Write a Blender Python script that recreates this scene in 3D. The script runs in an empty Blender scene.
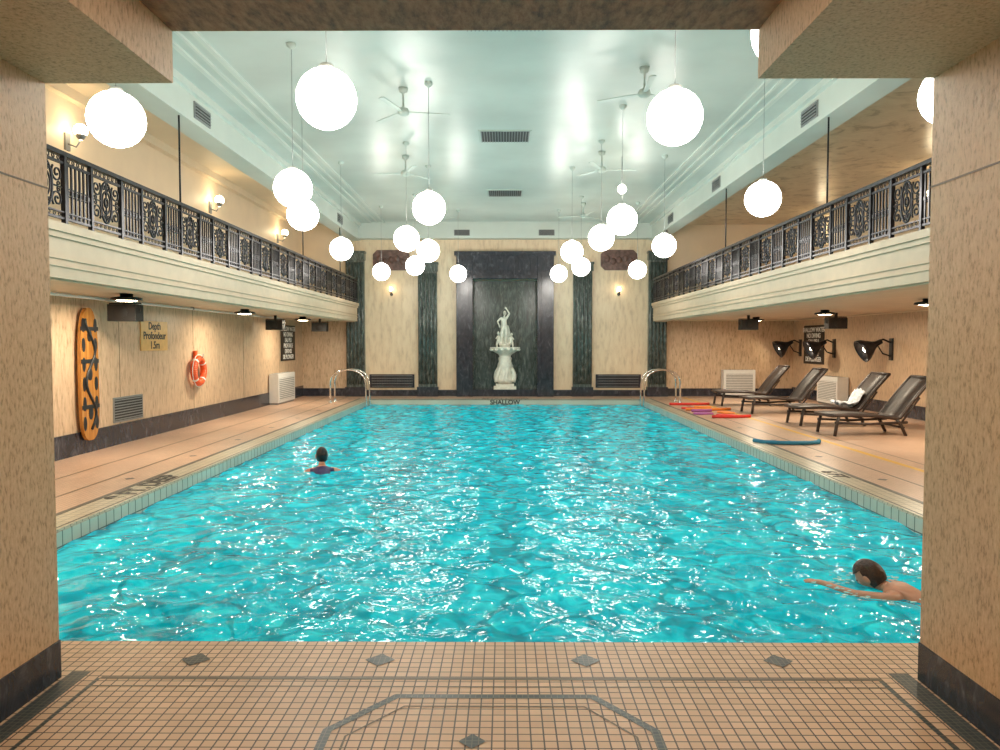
import bpy, math, random
import numpy as np
from mathutils import Vector, Matrix, Euler
random.seed(4)
SC = bpy.context.scene
COL = SC.collection

# ------------------------------------------------------------------ materials
def new_mat(name):
    m = bpy.data.materials.new(name); m.use_nodes = True
    nt = m.node_tree
    return m, nt, nt.nodes['Principled BSDF']

def plain(name, col, rough=0.5, metal=0.0, emis=None, es=0.0, vary=0.08, scale=12.0, bump=0.0, spec=0.5):
    m, nt, p = new_mat(name)
    p.inputs['Roughness'].default_value = rough
    p.inputs['Metallic'].default_value = metal
    p.inputs['Specular IOR Level'].default_value = spec
    geo = nt.nodes.new('ShaderNodeNewGeometry')
    n = nt.nodes.new('ShaderNodeTexNoise'); n.inputs['Scale'].default_value = scale; n.inputs['Detail'].default_value = 5
    nt.links.new(geo.outputs['Position'], n.inputs['Vector'])
    r = nt.nodes.new('ShaderNodeValToRGB')
    r.color_ramp.elements[0].position = 0.3; r.color_ramp.elements[1].position = 0.7
    r.color_ramp.elements[0].color = [c*(1-vary) for c in col]+[1]
    r.color_ramp.elements[1].color = [min(1, c*(1+vary)) for c in col]+[1]
    nt.links.new(n.outputs['Fac'], r.inputs['Fac'])
    nt.links.new(r.outputs['Color'], p.inputs['Base Color'])
    if bump:
        b = nt.nodes.new('ShaderNodeBump'); b.inputs['Strength'].default_value = bump; b.inputs['Distance'].default_value = 0.01
        nt.links.new(n.outputs['Fac'], b.inputs['Height']); nt.links.new(b.outputs['Normal'], p.inputs['Normal'])
    if emis:
        p.inputs['Emission Color'].default_value = list(emis)+[1]; p.inputs['Emission Strength'].default_value = es
    return m

def stone(name, stops, scale=(8, 8, 2), nscale=1.0, rough=0.3, bump=0.15, detail=8, dist=0.0, fine=None):
    """streaky stone: noise in stretched world space through a ramp. stops=[(pos,(r,g,b))]"""
    m, nt, p = new_mat(name)
    p.inputs['Roughness'].default_value = rough
    geo = nt.nodes.new('ShaderNodeNewGeometry')
    mp = nt.nodes.new('ShaderNodeMapping'); mp.inputs['Scale'].default_value = scale
    nt.links.new(geo.outputs['Position'], mp.inputs['Vector'])
    n = nt.nodes.new('ShaderNodeTexNoise'); n.inputs['Scale'].default_value = nscale
    n.inputs['Detail'].default_value = detail; n.inputs['Roughness'].default_value = 0.65; n.inputs['Distortion'].default_value = dist
    nt.links.new(mp.outputs['Vector'], n.inputs['Vector'])
    r = nt.nodes.new('ShaderNodeValToRGB')
    els = r.color_ramp.elements
    els[0].position, els[0].color = stops[0][0], list(stops[0][1])+[1]
    els[1].position, els[1].color = stops[-1][0], list(stops[-1][1])+[1]
    for s in stops[1:-1]:
        e = els.new(s[0]); e.color = list(s[1])+[1]
    nt.links.new(n.outputs['Fac'], r.inputs['Fac'])
    nt.links.new(r.outputs['Color'], p.inputs['Base Color'])
    b = nt.nodes.new('ShaderNodeBump'); b.inputs['Strength'].default_value = bump; b.inputs['Distance'].default_value = 0.01
    nt.links.new(n.outputs['Fac'], b.inputs['Height']); nt.links.new(b.outputs['Normal'], p.inputs['Normal'])
    return m

def tiles(name, c1, c2, mortar, size=0.055, ms=0.004, rough=0.35, plane='XY', offset=0.0, h=None):
    m, nt, p = new_mat(name)
    p.inputs['Roughness'].default_value = rough
    geo = nt.nodes.new('ShaderNodeNewGeometry')
    sep = nt.nodes.new('ShaderNodeSeparateXYZ'); cmb = nt.nodes.new('ShaderNodeCombineXYZ')
    nt.links.new(geo.outputs['Position'], sep.inputs[0])
    nt.links.new(sep.outputs[plane[0]], cmb.inputs['X']); nt.links.new(sep.outputs[plane[1]], cmb.inputs['Y'])
    br = nt.nodes.new('ShaderNodeTexBrick')
    br.offset = offset; br.offset_frequency = 2; br.squash = 1.0; br.squash_frequency = 1
    br.inputs['Scale'].default_value = 1.0
    br.inputs['Mortar Size'].default_value = ms; br.inputs['Mortar Smooth'].default_value = 0.1
    br.inputs['Brick Width'].default_value = size; br.inputs['Row Height'].default_value = h or size
    br.inputs['Color1'].default_value = list(c1)+[1]; br.inputs['Color2'].default_value = list(c2)+[1]
    br.inputs['Mortar'].default_value = list(mortar)+[1]
    nt.links.new(cmb.outputs[0], br.inputs['Vector'])
    n = nt.nodes.new('ShaderNodeTexNoise'); n.inputs['Scale'].default_value = 1.3; n.inputs['Detail'].default_value = 4
    nt.links.new(geo.outputs['Position'], n.inputs['Vector'])
    mx = nt.nodes.new('ShaderNodeMix'); mx.data_type = 'RGBA'; mx.blend_type = 'MULTIPLY'
    mx.inputs['Factor'].default_value = 0.3
    nt.links.new(br.outputs['Color'], mx.inputs['A']); nt.links.new(n.outputs['Fac'], mx.inputs['B'])
    nt.links.new(mx.outputs['Result'], p.inputs['Base Color'])
    b = nt.nodes.new('ShaderNodeBump'); b.inputs['Strength'].default_value = 0.3; b.inputs['Distance'].default_value = 0.003; b.invert = True
    nt.links.new(br.outputs['Fac'], b.inputs['Height']); nt.links.new(b.outputs['Normal'], p.inputs['Normal'])
    return m

M_TRAV = stone('travertine', [(0.30, (0.34, 0.22, 0.13)), (0.46, (0.61, 0.43, 0.28)), (0.7, (0.73, 0.55, 0.37))], (14, 14, 3.2), 1.6, 0.4, 0.2)
M_PIER = stone('travertine_pier', [(0.36, (0.40, 0.24, 0.12)), (0.46, (0.62, 0.40, 0.22)), (0.68, (0.74, 0.52, 0.31))], (26, 26, 10), 2.4, 0.45, 0.15)
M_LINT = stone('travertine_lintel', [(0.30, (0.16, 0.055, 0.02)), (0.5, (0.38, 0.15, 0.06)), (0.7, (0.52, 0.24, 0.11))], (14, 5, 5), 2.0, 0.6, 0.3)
M_PANEL = stone('cream_travertine', [(0.3, (0.62, 0.46, 0.30)), (0.5, (0.82, 0.64, 0.44)), (0.7, (0.88, 0.72, 0.52))], (8, 8, 2), 1.0, 0.35, 0.1)
M_CREAM = plain('cream_paint', (0.84, 0.69, 0.50), 0.5, vary=0.04, scale=2)
M_FASC = plain('fascia_plaster', (0.64, 0.495, 0.345), 0.5, vary=0.06, scale=5)
M_SOFF = plain('soffit_plaster', (0.66, 0.53, 0.385), 0.5, vary=0.05, scale=2)
M_CEIL = plain('ceiling_gloss_paint', (0.52, 0.575, 0.53), 0.30, vary=0.09, scale=0.9, bump=0.08, spec=0.25)
M_BEAM = plain('ceiling_beam_paint', (0.64, 0.68, 0.62), 0.4, vary=0.03, scale=2)
M_STAIN = stone('weathered_ceiling_paint', [(0.36, (0.48, 0.36, 0.23)), (0.45, (0.70, 0.56, 0.39)), (0.62, (0.80, 0.66, 0.48))], (1.5, 1.5, 1.5), 1.6, 0.3, 0.1, dist=1.0)
M_DKM = stone('dark_marble', [(0.3, (0.012, 0.013, 0.020)), (0.55, (0.036, 0.038, 0.052)), (0.66, (0.08, 0.085, 0.105)), (0.78, (0.2, 0.2, 0.22))], (3, 3, 1.5), 2.0, 0.18, 0.03, dist=1.5)
M_GRM = stone('green_marble', [(0.3, (0.030, 0.040, 0.038)), (0.48, (0.075, 0.095, 0.088)), (0.60, (0.15, 0.18, 0.165)), (0.74, (0.36, 0.37, 0.34))], (4.5, 4.5, 1.2), 1.8, 0.18, 0.03, dist=2.0)
M_FLOOR = tiles('mosaic_floor', (0.88, 0.59, 0.38), (0.76, 0.49, 0.30), (0.085, 0.05, 0.035), 0.056, 0.0036, 0.42)
M_DECK = tiles('deck_mosaic', (0.80, 0.53, 0.38), (0.72, 0.47, 0.33), (0.34, 0.22, 0.15), 0.056, 0.0036, 0.33)
M_INLAY = tiles('dark_inlay', (0.035, 0.045, 0.042), (0.07, 0.08, 0.07), (0.20, 0.16, 0.12), 0.028, 0.002, 0.35)
M_OLIVE = plain('olive_inlay', (0.14, 0.095, 0.05), 0.4)
M_YEL = plain('yellow_line', (0.70, 0.40, 0.03), 0.4)
M_COPE = tiles('coping_tile', (0.66, 0.58, 0.44), (0.58, 0.52, 0.39), (0.20, 0.18, 0.14), 0.10, 0.005, 0.3)
M_COPF = tiles('coping_face_tile', (0.66, 0.64, 0.52), (0.58, 0.58, 0.48), (0.13, 0.16, 0.14), 0.15, 0.007, 0.2, 'YZ')
M_IRON = plain('wrought_iron', (0.035, 0.034, 0.04), 0.32, 0.7, vary=0.3)
M_CHROME = plain('chrome', (0.75, 0.77, 0.78), 0.12, 1.0)
M_BLACK = plain('black_plastic', (0.015, 0.015, 0.016), 0.4)
M_WHITE = plain('white_enamel', (0.80, 0.80, 0.77), 0.35, vary=0.03)
M_FAN = plain('fan_enamel', (0.50, 0.56, 0.51), 0.5, vary=0.03)
M_GREY = plain('grey_metal', (0.32, 0.33, 0.33), 0.4, 0.5)
M_MARB = plain('white_marble', (0.82, 0.82, 0.72), 0.3, vary=0.15, scale=9)
M_GLOBE = plain('opal_globe', (0.95, 0.95, 0.93), 0.3, emis=(1.0, 0.945, 0.86), es=17.0, vary=0.0)
M_LOBBYFILL = plain('lobby_fill_glow', (0.95, 0.95, 0.93), 0.3, emis=(1.0, 0.86, 0.66), es=18.0, vary=0.0)  # warm glow of the added, unseen lobby fill lamps
M_WARM = plain('warm_bulb', (1, 0.9, 0.7), 0.3, emis=(1.0, 0.80, 0.50), es=20.0, vary=0.0)
M_WICK = tiles('dark_wicker', (0.050, 0.034, 0.028), (0.085, 0.058, 0.046), (0.012, 0.009, 0.008), 0.03, 0.003, 0.45, 'XY', 0.5, 0.015)
M_WOOD = plain('wicker_frame', (0.045, 0.03, 0.025), 0.4, vary=0.2, scale=40)
M_ORNG = plain('orange_plastic', (0.85, 0.11, 0.02), 0.35)
M_BOARD = stone('varnished_board', [(0.3, (0.36, 0.13, 0.025)), (0.7, (0.62, 0.28, 0.06))], (6, 20, 1), 1.0, 0.25, 0.02)
M_SIGNY = plain('sign_tan', (0.74, 0.46, 0.16), 0.4)
M_INK = plain('sign_ink', (0.02, 0.018, 0.015), 0.5)
M_SIGNW = plain('sign_white_letter', (0.9, 0.9, 0.87), 0.5)
M_TOWEL = plain('towel', (0.66, 0.70, 0.75), 0.9, vary=0.25, scale=14)
M_PLAQ = plain('carved_plaque', (0.16, 0.085, 0.07), 0.4, vary=0.5, scale=10, bump=0.6)
M_RED = plain('foam_red', (0.75, 0.04, 0.03), 0.6)
M_FORG = plain('foam_orange', (0.90, 0.25, 0.04), 0.6)
M_PURP = plain('foam_purple', (0.42, 0.12, 0.38), 0.6)
M_TEAL = plain('foam_teal', (0.02, 0.20, 0.34), 0.6)
M_SKIN = plain('skin', (0.60, 0.30, 0.20), 0.4, vary=0.06, scale=20)
M_HAIRD = plain('hair_dark', (0.012, 0.009, 0.008), 0.3, vary=0.4, scale=60, bump=0.5)
M_HAIRB = plain('hair_brown', (0.055, 0.026, 0.016), 0.35, vary=0.4, scale=60, bump=0.5)
M_SUITN = plain('swimsuit_navy', (0.03, 0.02, 0.10), 0.5)
M_EYEW = plain('eye_white', (0.85, 0.85, 0.82), 0.2, vary=0)
M_LIP = plain('lips', (0.50, 0.16, 0.13), 0.4)
M_FOAM = plain('water_foam', (0.60, 0.90, 0.90), 0.15)
M_BASIN = tiles('pool_basin_tile', (0.10, 0.72, 0.78), (0.09, 0.68, 0.75), (0.05, 0.50, 0.58), 0.15, 0.006, 0.4)

# water: self-glowing turquoise with refracted-light tones and wavering floor tile lines painted in, mirror-like rippled surface
def water_mat():
    m = bpy.data.materials.new('pool_water'); m.use_nodes = True
    nt = m.node_tree; nt.nodes.clear()
    L = nt.links.new
    out = nt.nodes.new('ShaderNodeOutputMaterial')
    geo = nt.nodes.new('ShaderNodeNewGeometry')
    n = nt.nodes.new('ShaderNodeTexNoise'); n.inputs['Scale'].default_value = 4.6; n.inputs['Detail'].default_value = 1.4; n.inputs['Distortion'].default_value = 1.1
    L(geo.outputs['Position'], n.inputs['Vector'])
    b = nt.nodes.new('ShaderNodeBump'); b.inputs['Strength'].default_value = 0.6; b.inputs['Distance'].default_value = 0.05
    L(n.outputs['Fac'], b.inputs['Height'])
    def math_(op, a, c=None):
        k = nt.nodes.new('ShaderNodeMath'); k.operation = op
        for i, v in enumerate((a, c)):
            if v is None: continue
            if isinstance(v, (int, float)): k.inputs[i].default_value = v
            else: L(v, k.inputs[i])
        return k.outputs[0]
    w = nt.nodes.new('ShaderNodeTexNoise'); w.inputs['Scale'].default_value = 1.9; w.inputs['Detail'].default_value = 2.0
    L(geo.outputs['Position'], w.inputs['Vector'])
    sw = nt.nodes.new('ShaderNodeSeparateColor'); L(w.outputs['Color'], sw.inputs[0])
    sp = nt.nodes.new('ShaderNodeSeparateXYZ'); L(geo.outputs['Position'], sp.inputs[0])
    def lines(coord, ch, per, width, amp):
        x = math_('ADD', coord, math_('MULTIPLY', math_('SUBTRACT', ch, 0.5), amp))
        f = math_('FRACT', math_('ADD', math_('DIVIDE', x, per), 20.5))
        d = math_('ABSOLUTE', math_('SUBTRACT', f, 0.5))
        mr = nt.nodes.new('ShaderNodeMapRange'); mr.interpolation_type = 'SMOOTHSTEP'
        L(d, mr.inputs[0]); mr.inputs[1].default_value = width/per*0.5; mr.inputs[2].default_value = width/per*1.4
        mr.inputs[3].default_value = 1.0; mr.inputs[4].default_value = 0.0
        return mr.outputs[0]
    l1 = lines(sp.outputs['X'], sw.outputs[0], 1.35, 0.055, 1.5)
    l2 = lines(sp.outputs['Y'], sw.outputs[1], 1.6, 0.055, 2.2)
    ln = math_('MAXIMUM', l1, math_('MULTIPLY', l2, 0.8))
    v = nt.nodes.new('ShaderNodeTexNoise'); v.inputs['Scale'].default_value = 3.8; v.inputs['Detail'].default_value = 3; v.inputs['Distortion'].default_value = 1.2
    L(geo.outputs['Position'], v.inputs['Vector'])
    r = nt.nodes.new('ShaderNodeValToRGB'); e = r.color_ramp.elements
    e[0].position = 0.34; e[0].color = (0.0, 0.38, 0.54, 1); e[1].position = 0.68; e[1].color = (0.02, 0.78, 0.92, 1)
    k = e.new(0.5); k.color = (0.0, 0.57, 0.75, 1)
    L(v.outputs['Fac'], r.inputs['Fac'])
    mx = nt.nodes.new('ShaderNodeMix'); mx.data_type = 'RGBA'
    L(math_('MULTIPLY', ln, 0.55), mx.inputs['Factor']); L(r.outputs['Color'], mx.inputs['A']); mx.inputs['B'].default_value = (0.0, 0.15, 0.22, 1)
    d = nt.nodes.new('ShaderNodeBsdfDiffuse'); L(mx.outputs['Result'], d.inputs['Color'])
    em = nt.nodes.new('ShaderNodeEmission'); L(mx.outputs['Result'], em.inputs['Color']); em.inputs['Strength'].default_value = 0.13  # faint glow added to the water itself; no underwater lamps are built
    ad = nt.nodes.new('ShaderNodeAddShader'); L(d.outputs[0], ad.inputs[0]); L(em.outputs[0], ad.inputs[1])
    g = nt.nodes.new('ShaderNodeBsdfGlossy'); g.inputs['Roughness'].default_value = 0.02
    fr = nt.nodes.new('ShaderNodeFresnel'); fr.inputs['IOR'].default_value = 1.29
    for s in (g, fr): L(b.outputs['Normal'], s.inputs['Normal'])
    m2 = nt.nodes.new('ShaderNodeMixShader')
    L(fr.outputs[0], m2.inputs[0]); L(ad.outputs[0], m2.inputs[1]); L(g.outputs[0], m2.inputs[2])
    L(m2.outputs[0], out.inputs['Surface'])
    return m
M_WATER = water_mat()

# ------------------------------------------------------------------ mesh builder
class MB:
    def __init__(s): s.v = []; s.f = []; s.m = []; s.sm = []; s.mats = []
    def mi(s, mat):
        if mat not in s.mats: s.mats.append(mat)
        return s.mats.index(mat)
    def add(s, vs, fs, mat, smooth=False, M=None):
        o = len(s.v); k = s.mi(mat)
        for v in vs:
            v = Vector(v)
            s.v.append(tuple(M @ v) if M else tuple(v))
        for f in fs:
            s.f.append([o+i for i in f]); s.m.append(k); s.sm.append(smooth)
    def box(s, x0, x1, y0, y1, z0, z1, mat, M=None):
        vs = [(x, y, z) for z in (z0, z1) for y in (y0, y1) for x in (x0, x1)]
        fs = [(0, 2, 3, 1), (4, 5, 7, 6), (0, 1, 5, 4), (2, 6, 7, 3), (0, 4, 6, 2), (1, 3, 7, 5)]
        s.add(vs, fs, mat, False, M)
    def prism(s, poly, z0, z1, mat, M=None, smooth=False):
        n = len(poly)
        vs = [(p[0], p[1], z0) for p in poly]+[(p[0], p[1], z1) for p in poly]
        fs = [list(range(n))[::-1], list(range(n, 2*n))]+[(i, (i+1) % n, n+(i+1) % n, n+i) for i in range(n)]
        s.add(vs, fs, mat, smooth, M)
    def tube(s, pts, r, mat, n=6, closed=False, M=None, smooth=True):
        pts = [Vector(p) for p in pts]; N = len(pts)
        rs = r if isinstance(r, (list, tuple)) else [r]*N
        vs = []; up = None
        for i, p in enumerate(pts):
            a = pts[i-1] if (i > 0 or closed) else p
            c = pts[(i+1) % N] if (i < N-1 or closed) else p
            t = (c-a).normalized()
            if up is None:
                up = Vector((0, 0, 1)) if abs(t.z) < 0.9 else Vector((1, 0, 0))
            x = t.cross(up)
            if x.length < 1e-4: x = t.cross(Vector((0.3, 1, 0.2)))
            x.normalize(); y = x.cross(t).normalized(); up = y
            for k in range(n):
                an = 2*math.pi*(k+0.5)/n
                vs.append(p+(x*math.cos(an)+y*math.sin(an))*rs[i])
        fs = []
        for i in range(N if closed else N-1):
            j = (i+1) % N
            for k in range(n):
                fs.append((i*n+k, i*n+(k+1) % n, j*n+(k+1) % n, j*n+k))
        if not closed:
            fs.append(list(range(n))[::-1]); fs.append([(N-1)*n+k for k in range(n)])
        s.add(vs, fs, mat, smooth, M)
    def lathe(s, prof, mat, n=24, M=None, smooth=True):
        vs = []; fs = []
        for (r, z) in prof:
            for k in range(n):
                a = 2*math.pi*k/n; vs.append((r*math.cos(a), r*math.sin(a), z))
        for i in range(len(prof)-1):
            for k in range(n):
                fs.append((i*n+k, i*n+(k+1) % n, (i+1)*n+(k+1) % n, (i+1)*n+k))
        s.add(vs, fs, mat, smooth, M)
    def sphere(s, c, r, mat, n=16, M=None):
        if not isinstance(r, (tuple, list)): r = (r, r, r)
        vs = []; fs = []; h = max(6, n//2)
        for i in range(h+1):
            t = math.pi*i/h
            for k in range(n):
                a = 2*math.pi*k/n
                vs.append((c[0]+r[0]*math.sin(t)*math.cos(a), c[1]+r[1]*math.sin(t)*math.sin(a), c[2]-r[2]*math.cos(t)))
        for i in range(h):
            for k in range(n):
                fs.append((i*n+k, i*n+(k+1) % n, (i+1)*n+(k+1) % n, (i+1)*n+k))
        s.add(vs, fs, mat, True, M)
    def obj(s, name, parent=None, loc=None, bevel=0.0):
        me = bpy.data.meshes.new(name)
        me.from_pydata(s.v, [], s.f)
        for mt in s.mats: me.materials.append(mt)
        me.polygons.foreach_set('material_index', s.m)
        me.polygons.foreach_set('use_smooth', s.sm)
        me.validate(); me.update()
        o = bpy.data.objects.new(name, me); COL.objects.link(o)
        if loc: o.location = loc
        if parent: o.parent = parent
        if bevel:
            b = o.modifiers.new('bevel', 'BEVEL'); b.width = bevel; b.segments = 2; b.limit_method = 'ANGLE'
        return o

def empty(name, loc=(0, 0, 0), rot=(0, 0, 0)):
    e = bpy.data.objects.new(name, None); e.location = loc; e.rotation_euler = rot
    e.empty_display_size = 0.1; COL.objects.link(e); return e

def text(name, body, size, loc, rot, mat, parent=None, extrude=0.002, spacing=1.0, off=0.015):
    c = bpy.data.curves.new(name, 'FONT'); c.body = body; c.size = size
    c.align_x = 'CENTER'; c.align_y = 'CENTER'; c.extrude = extrude; c.space_line = spacing; c.offset = size*off
    c.materials.append(mat)
    o = bpy.data.objects.new(name, c); o.location = loc; o.rotation_euler = rot; COL.objects.link(o)
    if parent: o.parent = parent
    return o

R90 = math.pi/2
XL, XR, YB, YF = -6.5, 9.2, 24.0, 3.78    # hall extents
YP = 3.73                                  # pool-side face of the portal piers
PXL, PXR = 2.262, 2.09
PX, PY0, PY1 = 4.05, 4.2, 22.4             # pool
WZ = -0.15
ZC = 5.45

# ------------------------------------------------------------------ room shell
mb = MB()
mb.box(XL, -PX-0.36, 4.2-0.0, YB, -0.3, 0, M_DECK)
mb.box(PX+0.36, XR, 4.2-0.0, YB, -0.3, 0, M_DECK)
mb.box(-PX-0.36, PX+0.36, PY1+0.36, YB+0.5, -0.3, 0, M_DECK)
mb.box(XL, XR, -3, 4.2, -0.3, 0, M_FLOOR)
mb.obj('floor')

mb = MB()
mb.box(-PX-0.36, -PX, PY0, PY1+0.36, -0.3, 0.012, M_COPE)
mb.box(PX, PX+0.36, PY0, PY1+0.36, -0.3, 0.012, M_COPE)
mb.box(-PX, PX, PY1, PY1+0.36, -0.3, 0.012, M_COPE)
for s in (-1, 1):
    x = s*PX
    mb.box(min(x, x-s*0.012), max(x, x-s*0.012), PY0, PY1, -0.3, -0.01, M_COPF)
    xo = s*(PX+0.36)
    mb.box(xo-0.03, xo+0.03, PY0, PY1+0.36, 0.012, 0.015, M_INLAY)
    mb.box(s*(PX+0.05)-0.010, s*(PX+0.05)+0.010, PY0, PY1, 0.012, 0.014, M_INLAY)
mb.box(-PX, PX, PY1-0.012, PY1, -0.3, -0.01, M_COPF)
mb.obj('trim_pool_coping')

mb = MB()
zn, zf = -2.6, -1.1
mb.add([(-PX, PY0, zn), (PX, PY0, zn), (PX, PY1, zf), (-PX, PY1, zf)], [(0, 1, 2, 3)], M_BASIN)
mb.add([(-PX, PY0, zn), (-PX, PY1, zf), (-PX, PY1, -0.3), (-PX, PY0, -0.3)], [(0, 1, 2, 3)], M_BASIN)
mb.add([(PX, PY0, zn), (PX, PY1, zf), (PX, PY1, -0.3), (PX, PY0, -0.3)], [(3, 2, 1, 0)], M_BASIN)
mb.add([(-PX, PY0, zn), (PX, PY0, zn), (PX, PY0, -0.0), (-PX, PY0, -0.0)], [(0, 1, 2, 3)], M_BASIN)
mb.add([(-PX, PY1, zf), (PX, PY1, zf), (PX, PY1, -0.3), (-PX, PY1, -0.3)], [(3, 2, 1, 0)], M_BASIN)
mb.obj('pool_basin')

# water surface: sum of travelling waves in real geometry
SW = [(-2.68, 10.9), (2.84, 5.62)]
nx, ny = 200, 450
xs = np.linspace(-PX+0.012, PX-0.012, nx); ys = np.linspace(PY0, PY1-0.012, ny)
X, Y = np.meshgrid(xs, ys)
rng = np.random.default_rng(7)
Z = np.zeros_like(X); NW = 60
for i in range(NW):
    lam = 0.22*(4.5**rng.random()); th = rng.random()*2*math.pi; ph = rng.random()*6.28
    k = 2*math.pi/lam
    a = 0.12*math.sqrt(2/NW)/k
    px = X+0.22*np.sin(Y*1.1+ph); py = Y+0.22*np.sin(X*1.3+ph*2)
    Z += a*np.sin(k*(px*math.cos(th)+py*math.sin(th))+ph)
for (sx, sy) in SW:
    d = np.hypot(X-sx, Y-sy)
    Z += 0.010*np.exp(-d/0.5)*np.sin(d*17)
me = bpy.data.meshes.new('pool_water')
verts = np.stack([X.ravel(), Y.ravel(), WZ+Z.ravel()], 1)
idx = np.arange(nx*ny).reshape(ny, nx)
faces = np.stack([idx[:-1, :-1].ravel(), idx[:-1, 1:].ravel(), idx[1:, 1:].ravel(), idx[1:, :-1].ravel()], 1)
me.from_pydata(verts.tolist(), [], faces.tolist())
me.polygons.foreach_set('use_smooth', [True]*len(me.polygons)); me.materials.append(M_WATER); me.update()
wo = bpy.data.objects.new('pool_water', me); COL.objects.link(wo)

# walls
mb = MB(); mb.box(XL-0.2, XL, YF, YB+0.5, 0, 2.4, M_TRAV); mb.box(XL-0.2, XL, YF, YB+0.5, 2.4, 5.6, M_CREAM)
for y in (6.6, 9.6, 12.6, 15.6, 18.6, 21.6): mb.box(XL, XL+0.003, y-0.005, y+0.005, 0.34, 2.4, M_OLIVE)
mb.obj('wall_left')
mb = MB(); mb.box(XR, XR+0.2, YF, YB+0.5, 0, 2.4, M_TRAV); mb.box(XR, XR+0.2, YF, YB+0.5, 2.4, 5.6, M_CREAM); mb.obj('wall_right')
mb = MB()
NW_, NZ = 1.02, 3.72
for (a, b) in ((XL, -5.0), (5.0, XR)):
    mb.box(a, b, YB, YB+0.5, 0, 2.4, M_TRAV); mb.box(a, b, YB, YB+0.5, 2.4, 5.6, M_CREAM)
for (a, b) in ((-5.0, -NW_), (NW_, 5.0)):
    mb.box(a, b, YB, YB+0.5, 0, 5.6, M_PANEL)
mb.box(-NW_, NW_, YB, YB+0.5, NZ, 5.6, M_PANEL)
mb.box(-NW_-0.1, NW_+0.1, YB+0.5, YB+0.6, 0, NZ+0.1, M_GRM)
mb.obj('wall_back')
mb = MB()
mb.box(XL, -3.6, 3.4, YP, 0, 5.6, M_PIER); mb.box(3.6, XR, 3.4, YP, 0, 5.6, M_PIER)
mb.box(-3.6, 3.6, 3.4, YP, 3.9, 5.6, M_PIER)
mb.obj('wall_front')
mb = MB(); mb.box(-3.8, -3.6, -3, 3.4, 0, 3.9, M_PIER); mb.obj('wall_lobby_left')
mb = MB(); mb.box(3.6, 3.8, -3, 3.4, 0, 3.9, M_PIER); mb.obj('wall_lobby_right')
mb = MB(); mb.box(-3.8, 3.8, -3.2, -3, 0, 3.9, M_PIER); mb.obj('wall_lobby_rear')
mb = MB(); mb.box(-3.8, 3.8, -3, 2.6, 3.7, 3.9, M_CREAM); mb.obj('ceiling_lobby')

# portal piers, brackets, lintel
mb = MB()
for s in (-1, 1):
    px = PXL if s < 0 else PXR
    a, b = sorted((s*px, s*3.6))
    mb.box(a, b, 2.4, YP, 0, 3.9, M_PIER)
    mb.box(min(s*px, s*(px-0.003)), max(s*px, s*(px-0.003)), 2.4, YP, 2.46, 2.468, M_OLIVE)
mb.obj('trim_portal_piers')
mb = MB()
mb.box(-PXL, -1.63, 2.4, YP, 2.975, 3.9, M_PIER); mb.box(1.235, PXR, 2.4, YP, 2.99, 3.9, M_PIER)
mb.obj('trim_portal_brackets')
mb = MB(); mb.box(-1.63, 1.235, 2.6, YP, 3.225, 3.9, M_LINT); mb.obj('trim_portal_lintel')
mb = MB()
for s in (-1, 1):
    px = PXL if s < 0 else PXR
    a, b = sorted((s*(px-0.006), s*3.6))
    mb.box(a, b, 2.38, YP+0.006, 0, 0.195, M_DKM)
mb.obj('baseboard_portal', bevel=0.003)

# floor inlays
mb = MB(); SZ = [0.0010]
def strip(p0, p1, w, mat, z=None):
    SZ[0] += 0.00003; z = SZ[0]
    p0 = Vector(p0); p1 = Vector(p1); d = (p1-p0).normalized(); n = Vector((-d.y, d.x))*w/2
    p0 = p0-d*w/2*0.4; p1 = p1+d*w/2*0.4
    q = [p0-n, p1-n, p1+n, p0+n]
    mb.add([(a.x, a.y, z) for a in q], [(0, 1, 2, 3)], mat)
for s in (-1, 1):
    px = PXL-0.07 if s < 0 else PXR-0.07
    strip((s*px, 1.0), (s*px, 3.78), 0.10, M_INLAY)
    strip((s*(px-0.13), 1.0), (s*(px-0.13), 3.72), 0.022, M_INLAY)
strip((-2.05, 3.73), (1.90, 3.73), 0.028, M_OLIVE)
strip((-2.05, 3.64), (1.90, 3.64), 0.012, M_OLIVE)
oc = [(-0.52, 3.54), (0.42, 3.54), (0.66, 3.22), (0.66, 2.4), (0.42, 2.1), (-0.52, 2.1), (-0.78, 2.4), (-0.78, 3.22)]
for i in range(8): strip(oc[i], oc[(i+1) % 8], 0.042, M_INLAY)
oc2 = [(-0.47, 3.44), (0.37, 3.44), (0.57, 3.17), (0.57, 2.4), (0.37, 2.2), (-0.47, 2.2), (-0.69, 2.4), (-0.69, 3.17)]
for i in range(8): strip(oc2[i], oc2[(i+1) % 8], 0.010, M_OLIVE)
def diamond(x, y, r, mat=M_INLAY):
    mb.add([(x-r, y, 0.0026), (x, y-r, 0.0026), (x+r, y, 0.0026), (x, y+r, 0.0026)], [(0, 1, 2, 3)], mat)
for x in (-1.66, -0.67, 0.43, 1.46): diamond(x, 3.95, 0.08)
diamond(-0.14, 3.13, 0.06)
for s in (-1, 1):
    strip((s*4.95, 4.3), (s*4.95, 23.3), 0.03, M_OLIVE)
    for i in range(10): diamond(s*4.70, 5.5+i*1.9, 0.07)
strip((5.55, 4.3), (5.55, 23.3), 0.10, M_YEL)
strip((5.85, 4.3), (5.85, 23.3), 0.02, M_OLIVE)
strip((-5.6, 4.3), (-5.6, 23.3), 0.03, M_OLIVE)
mb.obj('trim_floor_inlay')

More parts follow.
